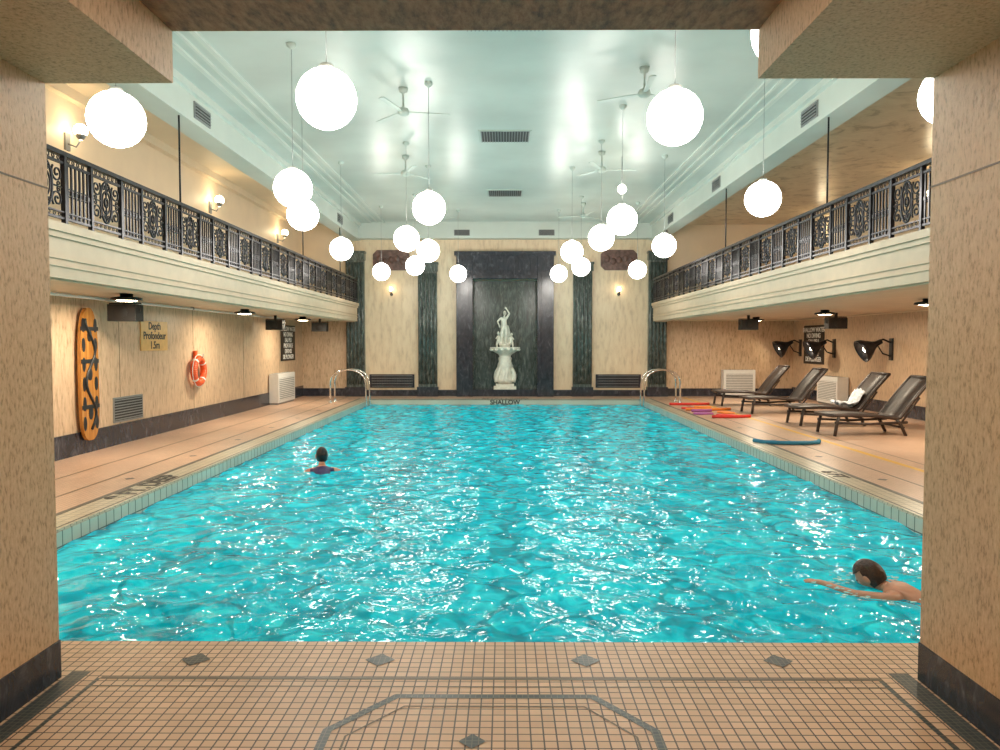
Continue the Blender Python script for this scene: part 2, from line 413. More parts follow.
# baseboards
mb = MB(); mb.box(XL, XL+0.03, YF, YB, 0, 0.34, M_DKM); mb.obj('baseboard_left')
mb = MB(); mb.box(XR-0.03, XR, YF, YB, 0, 0.30, M_DKM); mb.obj('baseboard_right')
mb = MB()
mb.box(XL, -5.05, YB-0.03, YB, 0, 0.25, M_DKM); mb.box(5.15, XR, YB-0.03, YB, 0, 0.25, M_DKM)
for (a, b) in ((-4.45, -2.75), (-2.15, -1.54), (1.54, 2.15), (2.75, 4.5)):
    mb.box(a, b, YB-0.05, YB, 0, 0.2, M_DKM)
mb.obj('baseboard_back')

# ceiling
mb = MB()
mb.box(-5.0, 5.0, YP, YB+0.5, ZC, ZC+0.15, M_CEIL)
mb.box(XL, -5.0, YP, YB+0.5, ZC, ZC+0.15, M_CREAM)
mb.box(5.0, XR, YP, YB+0.5, ZC, ZC+0.15, M_STAIN)
mb.obj('ceiling')
mb = MB()
for s in (-1, 1):
    a, b = sorted((s*4.6, s*5.0)); mb.box(a, b, YP, YB, 4.95, ZC, M_BEAM)
    a, b = sorted((s*4.52, s*4.6)); mb.box(a, b, YP, YB, 5.34, ZC, M_BEAM)
    for xx, w in ((4.15, 0.035), (3.95, 0.02), (3.75, 0.035)):
        mb.box(s*xx-w, s*xx+w, YP, YB-0.6, ZC-0.03, ZC, M_BEAM)
mb.box(-4.6, 4.6, YB-0.35, YB, 4.98, ZC, M_BEAM)
mb.box(-4.15, 4.15, YB-0.63, YB-0.57, ZC-0.03, ZC, M_BEAM)
mb.box(XL, XL+0.12, YF, YB, 5.3, ZC, M_CREAM); mb.box(XL, XL+0.05, YF, YB, 4.45, 4.52, M_CREAM)
mb.box(XR-0.12, XR, YF, YB, 5.3, ZC, M_CREAM)
mb.obj('trim_ceiling_beams')

# balconies (floor slab, fascia mouldings, soffit)
for s, xw in ((-1, XL), (1, XR)):
    mb = MB()
    a, b = sorted((s*4.72, xw)); mb.box(a, b, YF, YB-0.32, 2.42, 2.93, M_SOFF)
    def fb(x0, x1, z0, z1, m=M_FASC):
        p, q = sorted((s*x0, s*x1)); mb.box(p, q, YF, YB-0.32, z0, z1, m)
    fb(4.66, 4.72, 2.38, 2.86); fb(4.60, 4.72, 2.86, 2.95); fb(4.63, 4.72, 2.80, 2.86)
    fb(4.64, 4.66, 2.58, 2.60); fb(4.64, 4.66, 2.50, 2.52)
    fb(4.72, 5.0, 2.36, 2.42)
    mb.obj('trim_balcony_left' if s < 0 else 'trim_balcony_right')

# ------------------------------------------------------------------ balcony railing
def spiral(c, r0, r1, a0, turns, n=18):
    return [(0, c[0]+(r0+(r1-r0)*t)*math.cos(a0+turns*2*math.pi*t), c[1]+(r0+(r1-r0)*t)*math.sin(a0+turns*2*math.pi*t)) for t in [i/n for i in range(n+1)]]
NM = 17; L = (YB-0.34-YF)/NM
def rail_module():
    mb = MB(); sw = 0.66; H = 0.76; I = M_IRON
    mb.box(-0.035, 0.035, 0, L, H-0.045, H, I); mb.box(-0.015, 0.015, 0, L, H-0.13, H-0.105, I)
    mb.box(-0.015, 0.015, 0, L, 0.05, 0.075, I); mb.box(-0.015, 0.015, 0, L, 0.12, 0.135, I)
    for y in (0.0, sw): mb.box(-0.024, 0.024, y, y+0.044, 0, H-0.04, I)
    for k in range(int(L/0.09)):
        yy = 0.05+k*0.09
        mb.tube([(0, yy+0.02*math.cos(t*0.785), H-0.075+0.024*math.sin(t*0.785)) for t in range(8)], 0.006, I, 4, True)
        mb.tube([(0, yy+0.02*math.cos(t*0.785), 0.098+0.018*math.sin(t*0.785)) for t in range(8)], 0.005, I, 4, True)
    n = 6
    for i in range(n):
        y = sw+0.044+(L-sw-0.044)*(i+0.5)/n
        mb.box(-0.009, 0.009, y-0.011, y+0.011, 0.07, H-0.1, I)
        mb.box(-0.014, 0.014, y-0.02, y+0.02, 0.33, 0.37, I)
        if i < n-1:
            mb.tube([(0, y+0.039+0.03*math.cos(t*0.785), 0.35+0.045*math.sin(t*0.785)) for t in range(8)], 0.007, I, 4, True)
    c0 = 0.044+(sw-0.044)/2; zc = 0.385
    el = lambda ry, rz, n=28: [(0, c0+ry*math.cos(6.283*t/n), zc+rz*math.sin(6.283*t/n)) for t in range(n)]
    mb.tube(el(0.12, 0.235), 0.013, I, 4, True)
    mb.tube(el(0.085, 0.13), 0.010, I, 4, True)
    mb.tube(el(0.035, 0.05, 12), 0.014, I, 4, True)
    for s in (-1, 1):
        for q in (-1, 1):
            a = math.atan2(q, s)
            mb.tube(spiral((c0+s*0.205, zc+q*0.135), 0.095, 0.012, a+math.pi/2*s*q, 1.6*s*q), 0.011, I, 4)
            mb.tube(spiral((c0+s*0.05, zc+q*0.165), 0.045, 0.01, -a, 1.3*s*q, 12), 0.009, I, 4)
            mb.tube(spiral((c0+s*0.235, zc+q*0.03), 0.035, 0.008, -a, -1.2*s*q, 12), 0.008, I, 4)
        mb.tube([(0, c0+s*0.12, zc), (0, c0+s*0.29, zc)], 0.010, I, 4)
        mb.tube([(0, c0, zc+s*0.05), (0, c0, zc+s*0.25)], 0.009, I, 4)
        mb.sphere((0, c0, zc+s*0.11), (0.014, 0.022, 0.032), I, 8)
    return mb
mod = rail_module().obj('railing_panel')
mesh = mod.data; bpy.data.objects.remove(mod)
for s in (-1, 1):
    e = empty('balcony_railing', (s*4.66, YF, 2.95))
    for i in range(NM):
        o = bpy.data.objects.new('panel', mesh); COL.objects.link(o); o.parent = e; o.location = (0, i*L, 0)
    mb = MB()
    for y in ((7.05, 13.6, 17.5) if s < 0 else (7.2, 12.2, 18.0)):
        mb.tube([(0, y, 0.74), (0, y, 2.0)], 0.013, M_IRON, 8)
    mb.obj('hanger_rods', e)

# ------------------------------------------------------------------ back wall dressing
def pilaster(x0, x1, z1):
    mb = MB()
    mb.box(x0, x1, YB-0.16, YB, 0.0, z1, M_GRM)
    n = 5
    for i in range(n):
        x = x0+(x1-x0)*(i+0.5)/n
        mb.tube([(x, YB-0.165, 0.4), (x, YB-0.165, z1-0.35)], (x1-x0)/n*0.42, M_GRM, 10)
    mb.box(x0-0.04, x1+0.04, YB-0.22, YB, 0, 0.3, M_DKM)
    mb.box(x0-0.03, x1+0.03, YB-0.23, YB, z1-0.28, z1, M_GRM)
    mb.box(x0-0.05, x1+0.05, YB-0.26, YB, z1-0.06, z1, M_GRM)
    return mb.obj('trim_pilaster')
for a, b, z in ((-5.05, -4.47, 4.6), (-2.76, -2.16, 4.25), (2.16, 2.76, 4.25), (4.55, 5.13, 4.6)): pilaster(a, b, z)
mb = MB()
mb.box(-1.54, -NW_, YB-0.28, YB, 0, 4.5, M_DKM); mb.box(NW_, 1.54, YB-0.28, YB, 0, 4.5, M_DKM)
mb.box(-NW_, NW_, YB-0.28, YB, NZ, 4.5, M_DKM); mb.box(-1.6, 1.6, YB-0.33, YB, 4.45, 4.58, M_DKM)
mb.box(-1.14, -NW_, YB-0.33, YB-0.28, 0, NZ+0.12, M_DKM); mb.box(NW_, 1.14, YB-0.33, YB-0.28, 0, NZ+0.12, M_DKM)
mb.box(-NW_, NW_, YB-0.33, YB-0.28, NZ, NZ+0.12, M_DKM)
for i in range(5): mb.box(-1.45+i*0.62, -1.05+i*0.62, YB-0.30, YB-0.28, 3.98, 4.34, M_DKM)
mb.obj('trim_niche_surround', bevel=0.008)
mb = MB()
mb.box(-NW_, -0.42, YB+0.42, YB+0.5, 0, 3.5, M_GRM); mb.box(0.42, NW_, YB+0.42, YB+0.5, 0, 3.5, M_GRM)
mb.box(-0.40, 0.40, YB+0.45, YB+0.5, 0, 3.6, M_GRM)
mb.box(-NW_, NW_, YB-0.2, YB+0.5, 0.0, 0.22, M_DKM)
mb.box(-NW_, -NW_+0.01, YB, YB+0.5, 0, NZ, M_GRM); mb.box(NW_-0.01, NW_, YB, YB+0.5, 0, NZ, M_GRM)
mb.obj('trim_niche_lining')
for s in (-1, 1):
    x = s*3.62
    mb = MB(); w, h, c = 0.58, 0.32, 0.13
    poly = [(-w+c, -h), (w-c, -h), (w, -h+c), (w, h-c), (w-c, h), (-w+c, h), (-w, h-c), (-w, -h+c)]
    M = Matrix.Translation((x, YB, 4.33)) @ Matrix.Rotation(R90, 4, 'X')
    mb.prism(poly, 0, 0.05, M_PLAQ, M); mb.prism([(p[0]*0.86, p[1]*0.8) for p in poly], 0.05, 0.07, M_PLAQ, M)
    for k in range(-2, 3):
        mb.sphere((k*0.19, 0.05*math.sin(k*2), 0.08), (0.09, 0.12, 0.05), M_PLAQ, 10, M)
    mb.obj('carved_wall_plaque')
    mb = MB()
    mb.box(x-0.72, x+0.72, YB-0.05, YB, 0.27, 0.70, M_DKM)
    for k in range(17):
        xx = x-0.64+k*0.08; mb.box(xx-0.012, xx+0.012, YB-0.07, YB-0.05, 0.31, 0.66, M_IRON)
    for k in range(5): mb.box(x-0.66, x+0.66, YB-0.065, YB-0.05, 0.31+k*0.085, 0.325+k*0.085, M_GREY)
    mb.obj('wall_vent_grille')
    mb = MB()
    mb.lathe([(0, 0), (0.05, 0), (0.05, 0.02), (0, 0.02)], M_IRON, 12, Matrix.Translation((x, YB, 3.25)) @ Matrix.Rotation(R90, 4, 'X'))
    mb.tube([(x, YB, 3.25), (x, YB-0.1, 3.2), (x, YB-0.15, 3.28)], 0.012, M_IRON)
    mb.lathe([(0.02, 0), (0.05, 0.02), (0.035, 0.03), (0.018, 0.03), (0.018, 0.1)], M_IRON, 12, Matrix.Translation((x, YB-0.15, 3.27)))
    mb.sphere((x, YB-0.15, 3.41), (0.045, 0.045, 0.07), M_WARM, 10)
    mb.obj('wall_sconce')

# ------------------------------------------------------------------ lamps: globes
GL = [(-3.4, 6.5), (-1.43, 5.97), (1.47, 6.47), (3.52, 5.9), (-2.65, 9.37), (-3.05, 11.3), (-1.09, 10.75), (-3.37, 15.4),
      (-1.83, 13.9), (-1.61, 15.7), (-3.36, 20.3), (-2.25, 18.7), (-1.31, 20.9), (3.46, 10.1), (1.84, 11.8), (1.77, 13.8), (3.16, 14.9),
      (1.42, 15.9), (1.93, 19.0), (1.5, 20.9), (3.5, 19.8)]
def pendant(GZ):
    mb = MB()
    mb.sphere((0, 0, 0), 0.24, M_GLOBE, 24)
    mb.lathe([(0, 0.275), (0.05, 0.27), (0.075, 0.225), (0.07, 0.215)], M_WHITE, 16)
    mb.tube([(0, 0, 0.27), (0, 0, ZC-GZ)], 0.0035, M_GREY, 6)
    mb.lathe([(0.06, ZC-GZ), (0.06, ZC-GZ-0.03), (0.02, ZC-GZ-0.07), (0, ZC-GZ-0.07)], M_FAN, 16)
    return mb.obj('globe_pendant_lamp')
GZ = 3.655
g0 = pendant(GZ); g0.location = (GL[0][0], GL[0][1]*1.02, GZ)
for (x, y) in GL[1:]:
    o = bpy.data.objects.new('globe_pendant_lamp', g0.data); COL.objects.link(o); o.location = (x*(1.012 if y > 8 else 1.0), y*1.02, GZ)
g1 = pendant(3.82); g1.location = (1.92, 5.2, 3.82)
# lobby lamps added out of view, warm fill for near floor and piers
mb = MB(); mb.sphere((0, 0, 0), 0.22, M_LOBBYFILL, 24); mb.lathe([(0, 0.29), (0.1, 0.29), (0.1, 0.2), (0.08, 0.18)], M_WHITE, 16)
o = mb.obj('added_lobby_fill_lamp'); o.location = (0, 1.1, 3.408)
o = bpy.data.objects.new('added_lobby_fill_lamp', o.data); COL.objects.link(o); o.location = (0, -1.6, 3.408)

# bare bulb in the hall
mb = MB(); mb.tube([(0, 0, 0.1), (0, 0, 0.65)], 0.01, M_GREY); mb.lathe([(0.03, 0.12), (0.04, 0.08), (0.03, 0.07)], M_WHITE, 12); mb.sphere((0, 0, 0), 0.09, M_GLOBE, 12)
o = mb.obj('bare_bulb_pendant'); o.location = (2.36, 15.3, 4.80)

def ceiling_fan(x, y, rot):
    mb = MB(); z = ZC
    mb.lathe([(0, 0), (0.07, 0), (0.06, -0.06), (0.015, -0.08), (0.015, -0.28), (0.07, -0.30), (0.085, -0.34), (0.08, -0.38), (0.04, -0.41), (0, -0.41)], M_FAN, 20)
    for k in range(3):
        M = Matrix.Rotation(rot+k*2.094, 4, 'Z') @ Matrix.Translation((0, 0, -0.35)) @ Matrix.Rotation(0.08, 4, 'X')
        mb.prism([(0.07, -0.025), (0.2, -0.035), (0.68, -0.045), (0.70, 0), (0.68, 0.045), (0.2, 0.035), (0.07, 0.025)], -0.005, 0.005, M_FAN, M)
    o = mb.obj('ceiling_fan'); o.location = (x, y, z)
for x, y, r in ((-1.5, 11.2, 0.2), (1.9, 10.4, 0.5), (-2.0, 15.2, 0.9), (1.9, 14.9, 0.1), (-2.0, 20.3, 0.4), (2.1, 20.3, 0.8)): ceiling_fan(x, y, r)

# ceiling vents + beam grilles
def grille(name, x, y, z, w, d, axis):
    mb = MB()
    if axis == 'Z':
        mb.box(-w/2, w/2, -d/2, d/2, -0.02, 0, M_FAN)
        mb.box(-w/2+.04, w/2-.04, -d/2+.04, d/2-.04, -0.024, -0.02, M_BLACK)
        n = int(w/0.05)
        for i in range(n):
            xx = -w/2+0.05+i*(w-0.1)/(n-1); mb.box(xx-0.008, xx+0.008, -d/2+.03, d/2-.03, -0.034, -0.022, M_GREY)
    else:
        k = 1 if axis == '+X' else -1
        mb.box(min(0, k*0.02), max(0, k*0.02), -w/2, w/2, -d/2, d/2, M_GREY)
        n = int(d/0.05)
        mb.box(min(k*0.02, k*0.023), max(k*0.02, k*0.023), -w/2+.03, w/2-.03, -d/2+.03, d/2-.03, M_BLACK)
        for i in range(n):
            zz = -d/2+0.05+i*(d-0.1)/(max(1, n-1)); mb.box(min(k*.022, k*.034), max(k*.022, k*.034), -w/2+.02, w/2-.02, zz-0.008, zz+0.008, M_GREY)
    o = mb.obj(name); o.location = (x, y, z)
grille('ceiling_vent', 0, 8.9, ZC, 1.0, 0.5, 'Z'); grille('ceiling_vent', 0, 13.75, ZC, 0.95, 0.75, 'Z'); grille('ceiling_vent', 0, 18.9, ZC, 0.9, 0.8, 'Z')
for y in (11.5, 16.5, 21.0):
    grille('beam_vent', -4.6, y, 5.15, 0.6, 0.24, '+X'); grille('beam_vent', 4.6, y, 5.15, 0.6, 0.24, '-X')
for x in (-1.35, 1.3):
    mb = MB(); mb.box(-0.25, 0.25, -0.02, 0, -0.09, 0.09, M_GREY)
    for k in range(5): mb.box(-0.23, 0.23, -0.03, -0.02, -0.08+k*0.036, -0.06+k*0.036, M_BLACK)
    o = mb.obj('beam_vent'); o.location = (x, YB-0.35, 5.15)
grille('wall_vent_grille', XL+0.0, 12.85, 0.58, 1.0, 0.42, '+X')

# upper sconces on balcony walls
for y in (11.2, 16.6, 21.5):
    mb = MB()
    mb.box(0, 0.03, -0.06, 0.06, -0.15, 0.1, M_GREY); mb.tube([(0.02, 0, -0.05), (0.15, 0, -0.1), (0.22, 0, 0)], 0.012, M_GREY)
    mb.lathe([(0.03, 0), (0.06, 0.04), (0.09, 0.12)], M_GREY, 12, Matrix.Translation((0.22, 0, 0)))
    mb.sphere((0.22, 0, 0.14), 0.10, M_WARM, 12)
    o = mb.obj('wall_sconce'); o.location = (XL, y, 4.7)
for y in (10.5, 16.0, 21.5):
    o = bpy.data.objects.new('wall_sconce', o.data); COL.objects.link(o); o.location = (XR, y, 4.7); o.rotation_euler = (0, 0, math.pi)

# soffit downlights + loudspeakers
def downlight(x, y, energy=45):
    e = empty('soffit_downlight', (x, y, 2.42))
    mb = MB()
    mb.lathe([(0, 0), (0.09, 0), (0.09, -0.04), (0.21, -0.06), (0.22, -0.09), (0.15, -0.10)], M_BLACK, 20)
    mb.lathe([(0.15, -0.098), (0.08, -0.112), (0, -0.116)], M_WARM, 20)
    mb.obj('housing', e)
    l = bpy.data.lights.new('lamp', 'AREA'); l.shape = 'DISK'; l.size = 0.28; l.energy = energy; l.color = (1, 0.86, 0.65)
    lo = bpy.data.objects.new('lamp', l); COL.objects.link(lo); lo.parent = e; lo.location = (0, 0, -0.13)
for y in (6.5, 11.0, 16.0, 20.6): downlight(-5.55, y, 34)
for x, y in ((6.7, 6.5), (6.9, 12.3), (7.0, 16.5), (7.0, 21.0)): downlight(x, y, 50)
def speaker(x, y):
    mb = MB(); mb.box(-0.22, 0.22, -0.13, 0.13, -0.38, -0.12, M_BLACK)
    mb.lathe([(0, 0), (0.09, 0), (0.1, 0.01), (0.1, 0.015), (0, 0.015)], M_BLACK, 16, Matrix.Translation((0, -0.13, -0.25)) @ Matrix.Rotation(R90, 4, 'X'))
    mb.box(-0.03, 0.03, -0.03, 0.03, -0.12, 0, M_BLACK); mb.tube([(-0.23, 0, -0.25), (-0.25, 0, -0.1), (0.25, 0, -0.1), (0.23, 0, -0.25)], 0.012, M_BLACK)
    o = mb.obj('loudspeaker', bevel=0.01); o.location = (x, y, 2.42)
speaker(-5.95, 11.75); speaker(-6.0, 19.6); speaker(-5.5, 22.3); speaker(6.3, 19.5); speaker(7.9, 18.0)
mb = MB(); mb.tube([(XL+0.25, 5, 2.38), (XL+0.25, 21, 2.38)], 0.025, M_WHITE, 8)
for y in range(6, 21, 3): mb.box(XL+0.22, XL+0.28, y-0.02, y+0.02, 2.36, 2.42, M_GREY)
mb.obj('conduit_pipe')

# right wall lounge lamps
def lounge_lamp(y, x=XR, z=1.55):
    e = empty('swing_arm_wall_lamp', (x, y, z))
    mb = MB()
    mb.box(-0.04, 0, -0.07, 0.07, -0.26, 0.26, M_BLACK)
    mb.tube([(-0.04, 0, 0.16), (-0.22, 0, 0.24), (-0.38, -0.02, 0.14)], 0.022, M_IRON)
    mb.tube([(-0.04, 0, -0.16), (-0.22, 0, -0.1), (-0.36, -0.02, 0.10)], 0.016, M_IRON)
    d = Vector((-0.88, 0.06, -0.47)).normalized()
    Q = d.to_track_quat('Z', 'Y').to_matrix().to_4x4()
    M = Matrix.Translation((-0.32, 0, 0.16)) @ Q @ Matrix.Scale(1.15, 4)
    mb.lathe([(0, -0.06), (0.05, -0.06), (0.06, 0.06), (0.09, 0.12), (0.22, 0.30), (0.25, 0.40), (0.235, 0.40), (0.20, 0.30), (0.07, 0.12), (0, 0.11)], M_IRON, 24, M)
    mb.sphere((0, 0, 0.24), (0.085, 0.085, 0.11), M_WARM, 16, M)
    mb.obj('lamp_body', e)
lounge_lamp(17.9); lounge_lamp(21.0); lounge_lamp(23.4)

# ------------------------------------------------------------------ wall items, left
mb = MB()
prof = []
N = 48
for i in range(N):
    t = 2*math.pi*i/N; c, s_ = math.cos(t), math.sin(t)
    w = 0.25*(1-0.10*s_); y = w*abs(c)**0.75*(1 if c > 0 else -1); z = 1.02*abs(s_)**0.55*(1 if s_ > 0 else -1)
    prof.append((y, z))
M = Matrix(((0, 0, 1, 0), (1, 0, 0, 0), (0, 1, 0, 0), (0, 0, 0, 1)))
mb.prism(prof, 0.03, 0.08, M_BOARD, M)
def disc(cy, cz, ry, rz, mat, x0=0.078, x1=0.086, n=14):
    mb.prism([(cy+ry*math.cos(6.283*k/n), cz+rz*math.sin(6.283*k/n)) for k in range(n)], x0, x1, mat, M)
for z in (-0.75, -0.45, -0.15, 0.15, 0.45, 0.75):
    for s in (-1, 1): disc(s*0.165, z, 0.045, 0.11, M_BLACK)
for z in (-0.6, 0.0, 0.6): disc(0, z, 0.06, 0.10, M_BLACK)
mb.tube([(0.09, 0.13*math.sin(t*0.55), -0.85+t*0.085) for t in range(21)], 0.022, M_BLACK, 6)
for z in (-0.5, 0.2, 0.7): mb.box(0.08, 0.09, -0.24, 0.24, z-0.03, z+0.03, M_BLACK)
mb.box(0.002, 0.03, -0.05, 0.05, 0.5, 0.6, M_GREY); mb.box(0.002, 0.03, -0.05, 0.05, -0.6, -0.5, M_GREY)
o = mb.obj('rescue_spine_board'); o.location = (XL+0.03, 11.5, 1.22)

def sign(name, loc, w, h, mat, lines, tmat, rotz, size, off=0.015):
    e = empty(name, loc, (R90, 0, rotz))
    mb = MB(); mb.box(-w/2, w/2, -h/2, h/2, 0, 0.02, mat); mb.obj('plate', e, bevel=0.004)
    text('lettering', lines, size, (0, 0, 0.022), (0, 0, 0), tmat, e, 0.002, 0.92, off)
    return e
sign('depth_sign', (XL+0.002, 13.85, 1.83), 1.05, 0.54, M_SIGNY, "Depth\nProfondeur\n1.5m", M_INK, R90, 0.19, 0.02)
ds = "SHALLOW WATER\nNO DIVING\nEAU PEU\nPROFONDE\nDEFENSE\nDE PLONGER"
sign('no_diving_sign', (XL+0.002, 22.4, 1.7), 1.45, 1.05, M_INK, ds, M_SIGNW, R90, 0.18, 0.025)
sign('no_diving_sign', (XR-0.002, 22.4, 1.65), 1.45, 1.15, M_INK, ds, M_SIGNW, -R90, 0.19, 0.025)

# lifebuoy
mb = MB(); nT = 40
for k in range(nT):
    a0, a1 = 2*math.pi*k/nT, 2*math.pi*(k+1)/nT
    mt = M_WHITE if (k % 10) in (4,) else M_ORNG
    mb.tube([(0.09, 0.25*math.cos(a), 0.25*math.sin(a)) for a in (a0, (a0+a1)/2, a1)], 0.07, mt, 12)
mb.tube([(0.10, 0.34*math.cos(6.283*k/24), 0.34*math.sin(6.283*k/24)+0.0) for k in range(24)], 0.008, M_WHITE, 5, True)
mb.box(0.002, 0.05, -0.05, 0.05, 0.2, 0.42, M_ORNG); mb.tube([(0.03, 0, 0.30), (0.18, 0, 0.28), (0.19, 0, 0.36)], 0.012, M_GREY)
o = mb.obj('lifebuoy'); o.location = (XL+0.02, 15.6, 1.12)

def cabinet(loc, w, h, d, rotz):
    mb = MB(); mb.box(-w/2, w/2, -d, 0, 0.05, h, M_WHITE); mb.box(-w/2+.03, w/2-.03, -d+.03, 0, 0, 0.05, M_GREY)
    mb.box(-w/2+0.08, w/2-0.08, -d-0.004, -d, 0.12, h-0.12, M_GREY)
    n = 12
    for k in range(n):
        z = 0.14+k*(h-0.28)/(n-1); mb.box(-w/2+.07, w/2-.07, -d-0.016, -d-0.002, z-0.012, z+0.012, M_WHITE)
    for k in range(7):
        x = -w/2+0.1+k*(w-0.2)/6; mb.box(x-0.04, x+0.04, -d+0.05, -0.05, h, h+0.004, M_GREY)
    o = mb.obj('radiator_cabinet', bevel=0.01); o.location = loc; o.rotation_euler = (0, 0, rotz)
cabinet((XL+0.03, 21.3, 0), 1.6, 0.85, 0.26, R90)
cabinet((XR-0.03, 20.7, 0), 1.3, 0.78, 0.3, -R90)
cabinet((7.4, YB-0.03, 0), 1.0, 0.85, 0.28, 0)

# pool rails (twin hoops at shallow end)
for s in (-1, 1):
    mb = MB()
    for dy in (0, 0.55):
        pts = [(s*5.0, dy, 0.0), (s*5.0, dy, 0.55)]
        for k in range(9):
            a = math.pi*k/8; pts.append((s*(4.5+0.5*math.cos(a)), dy, 0.60+0.34*math.sin(a)))
        pts += [(s*3.98, dy, 0.5), (s*3.97, dy, 0.0), (s*3.97, dy, -0.9)]
        mb.tube(pts, 0.024, M_CHROME, 10)
        mb.lathe([(0, 0.03), (0.05, 0.025), (0.06, 0)], M_CHROME, 16, Matrix.Translation((s*5.0, dy, 0.0)))
    for z in (-0.3, -0.6, -0.85): mb.box(min(s*3.93, s*4.01), max(s*3.93, s*4.01), 0, 0.55, z-0.015, z+0.015, M_CHROME)
    o = mb.obj('pool_ladder'); o.location = (0, 21.4, 0.0)

# lettering on coping
text('depth_marking', "9 FT. DEEP", 0.32, (-4.23, 8.75, 0.016), (0, 0, R90), M_INK, None, 0.001, 1.0, 0.03)
text('depth_marking', "6 FT", 0.26, (4.23, 9.6, 0.016), (0, 0, -R90), M_INK, None, 0.001, 1.0, 0.03)
text('depth_marking', "SHALLOW", 0.30, (0, PY1+0.18, 0.016), (0, 0, 0), M_INK, None, 0.001, 1.0, 0.03)
text('depth_marking', "SHALLOW", 0.19, (0, PY1-0.016, -0.075), (R90, 0, 0), M_INK, None, 0.001, 1.0, 0.03)

# ------------------------------------------------------------------ loungers
def lounger(x, y, rot=0.0, towel=False):
    e = empty('wicker_chaise_lounge', (x, y, 0), (0, 0, rot))
    W = 0.34
    def pf(t):
        if t < 0.62:
            u = t/0.62; return (u*1.25, 0.37+0.035*math.sin(u*math.pi*1.0)-0.06*u)
        u = (t-0.62)/0.38; return (1.25+0.62*u+0.0*u, 0.31+0.75*u**1.05+0.04*math.sin(u*math.pi))
    P = [pf(i/30) for i in range(31)]
    mb = MB(); vs = []; fs = []; th = 0.035
    for (px, pz) in P:
        vs += [(px, -W+0.03, pz+th/2), (px, W-0.03, pz+th/2), (px, W-0.03, pz-th/2), (px, -W+0.03, pz-th/2)]
    for i in range(30):
        for k in range(4):
            fs.append((i*4+k, i*4+(k+1) % 4, (i+1)*4+(k+1) % 4, (i+1)*4+k))
    fs += [(3, 2, 1, 0), (120, 121, 122, 123)]
    mb.add(vs, fs, M_WICK, True); mb.obj('woven_seat', e)
    mb = MB()
    for s in (-1, 1):
        mb.tube([(p[0], s*W, p[1]) for p in P], 0.032, M_WOOD, 8)
        mb.tube([(0.05, s*W, 0.25), (0.7, s*W, 0.22), (1.4, s*W, 0.25)], 0.024, M_WOOD, 8)
        mb.tube([(0.12, s*W, 0.37), (0.08, s*W, 0.2), (0.05, s*W, 0.0)], 0.03, M_WOOD, 8)
        mb.tube([(1.18, s*W, 0.33), (1.28, s*W, 0.2), (1.38, s*W, 0.0)], 0.03, M_WOOD, 8)
        mb.tube([(1.3, s*W, 0.25), (1.62, s*W, 0.70)], 0.018, M_WOOD, 8)
    for i in (0, 19, 30): mb.tube([(P[i][0], -W, P[i][1]), (P[i][0], W, P[i][1])], 0.032, M_WOOD, 8)
    mb.tube([(1.34, -W, 0.15), (1.34, W, 0.15)], 0.018, M_WOOD, 8)
    mb.obj('frame', e)
    if towel:
        mb = MB(); n = 22; vs = []; fs = []
        for i in range(n+1):
            for j in range(n+1):
                u, v = i/n, j/n
                t = 0.46+0.30*u; px, pz = pf(t)
                vs.append((px-0.02, -0.22+0.44*v+0.03*math.sin(u*7), pz+0.045+0.05*abs(math.sin(u*9+v*4))+0.05*abs(math.sin(v*11+u*3))))
        for i in range(n):
            for j in range(n): fs.append((i*(n+1)+j, i*(n+1)+j+1, (i+1)*(n+1)+j+1, (i+1)*(n+1)+j))
        mb.add(vs, fs, M_TOWEL, True); o = mb.obj('crumpled_towel', e)
        sd = o.modifiers.new('s', 'SOLIDIFY'); sd.thickness = 0.012
lounger(5.95, 14.0, 0.05); lounger(6.0, 15.7, 0.03, True); lounger(5.85, 18.3, 0.05, False); lounger(5.8, 20.6, 0.03)

# kickboards and noodles
def kickboard(x, y, z, rot, mat):
    mb = MB(); poly = [(-0.14, -0.22), (0.14, -0.22), (0.15, 0.1)]+[(0.15*math.cos(a), 0.1+0.13*math.sin(a)) for a in [math.pi*k/10 for k in range(1, 10)]]+[(-0.15, 0.1)]
    mb.prism(poly, 0, 0.035, mat); o = mb.obj('kickboard', bevel=0.008); o.location = (x, y, z); o.rotation_euler = (0, 0, rot)
def noodle(pts, mat, r=0.035):
    mb = MB(); mb.tube([(p[0], p[1], r+0.001) for p in pts], r, mat, 12); mb.obj('pool_noodle')
kickboard(4.75, 19.3, 0.002, 0.4, M_RED); kickboard(5.2, 19.7, 0.002, 1.3, M_FORG); kickboard(5.15, 17.45, 0.002, 0.9, M_RED)
kickboard(4.72, 17.9, 0.002, 2.0, M_PURP); kickboard(5.35, 18.2, 0.002, 0.2, M_FORG)
noodle([(4.5, 20.5), (4.9, 20.45), (5.6, 20.55)], M_RED); noodle([(4.55, 18.85), (5.0, 18.8), (5.7, 18.95)], M_FORG)
noodle([(4.6, 18.45), (5.1, 18.5)], M_PURP); noodle([(4.7, 17.0), (5.2, 16.95), (5.6, 17.1)], M_RED)
noodle([(4.26, 12.80), (4.36, 12.60), (4.6, 12.50), (4.85, 12.47), (5.1, 12.5), (5.28, 12.60), (5.36, 12.78)], M_TEAL, 0.034)

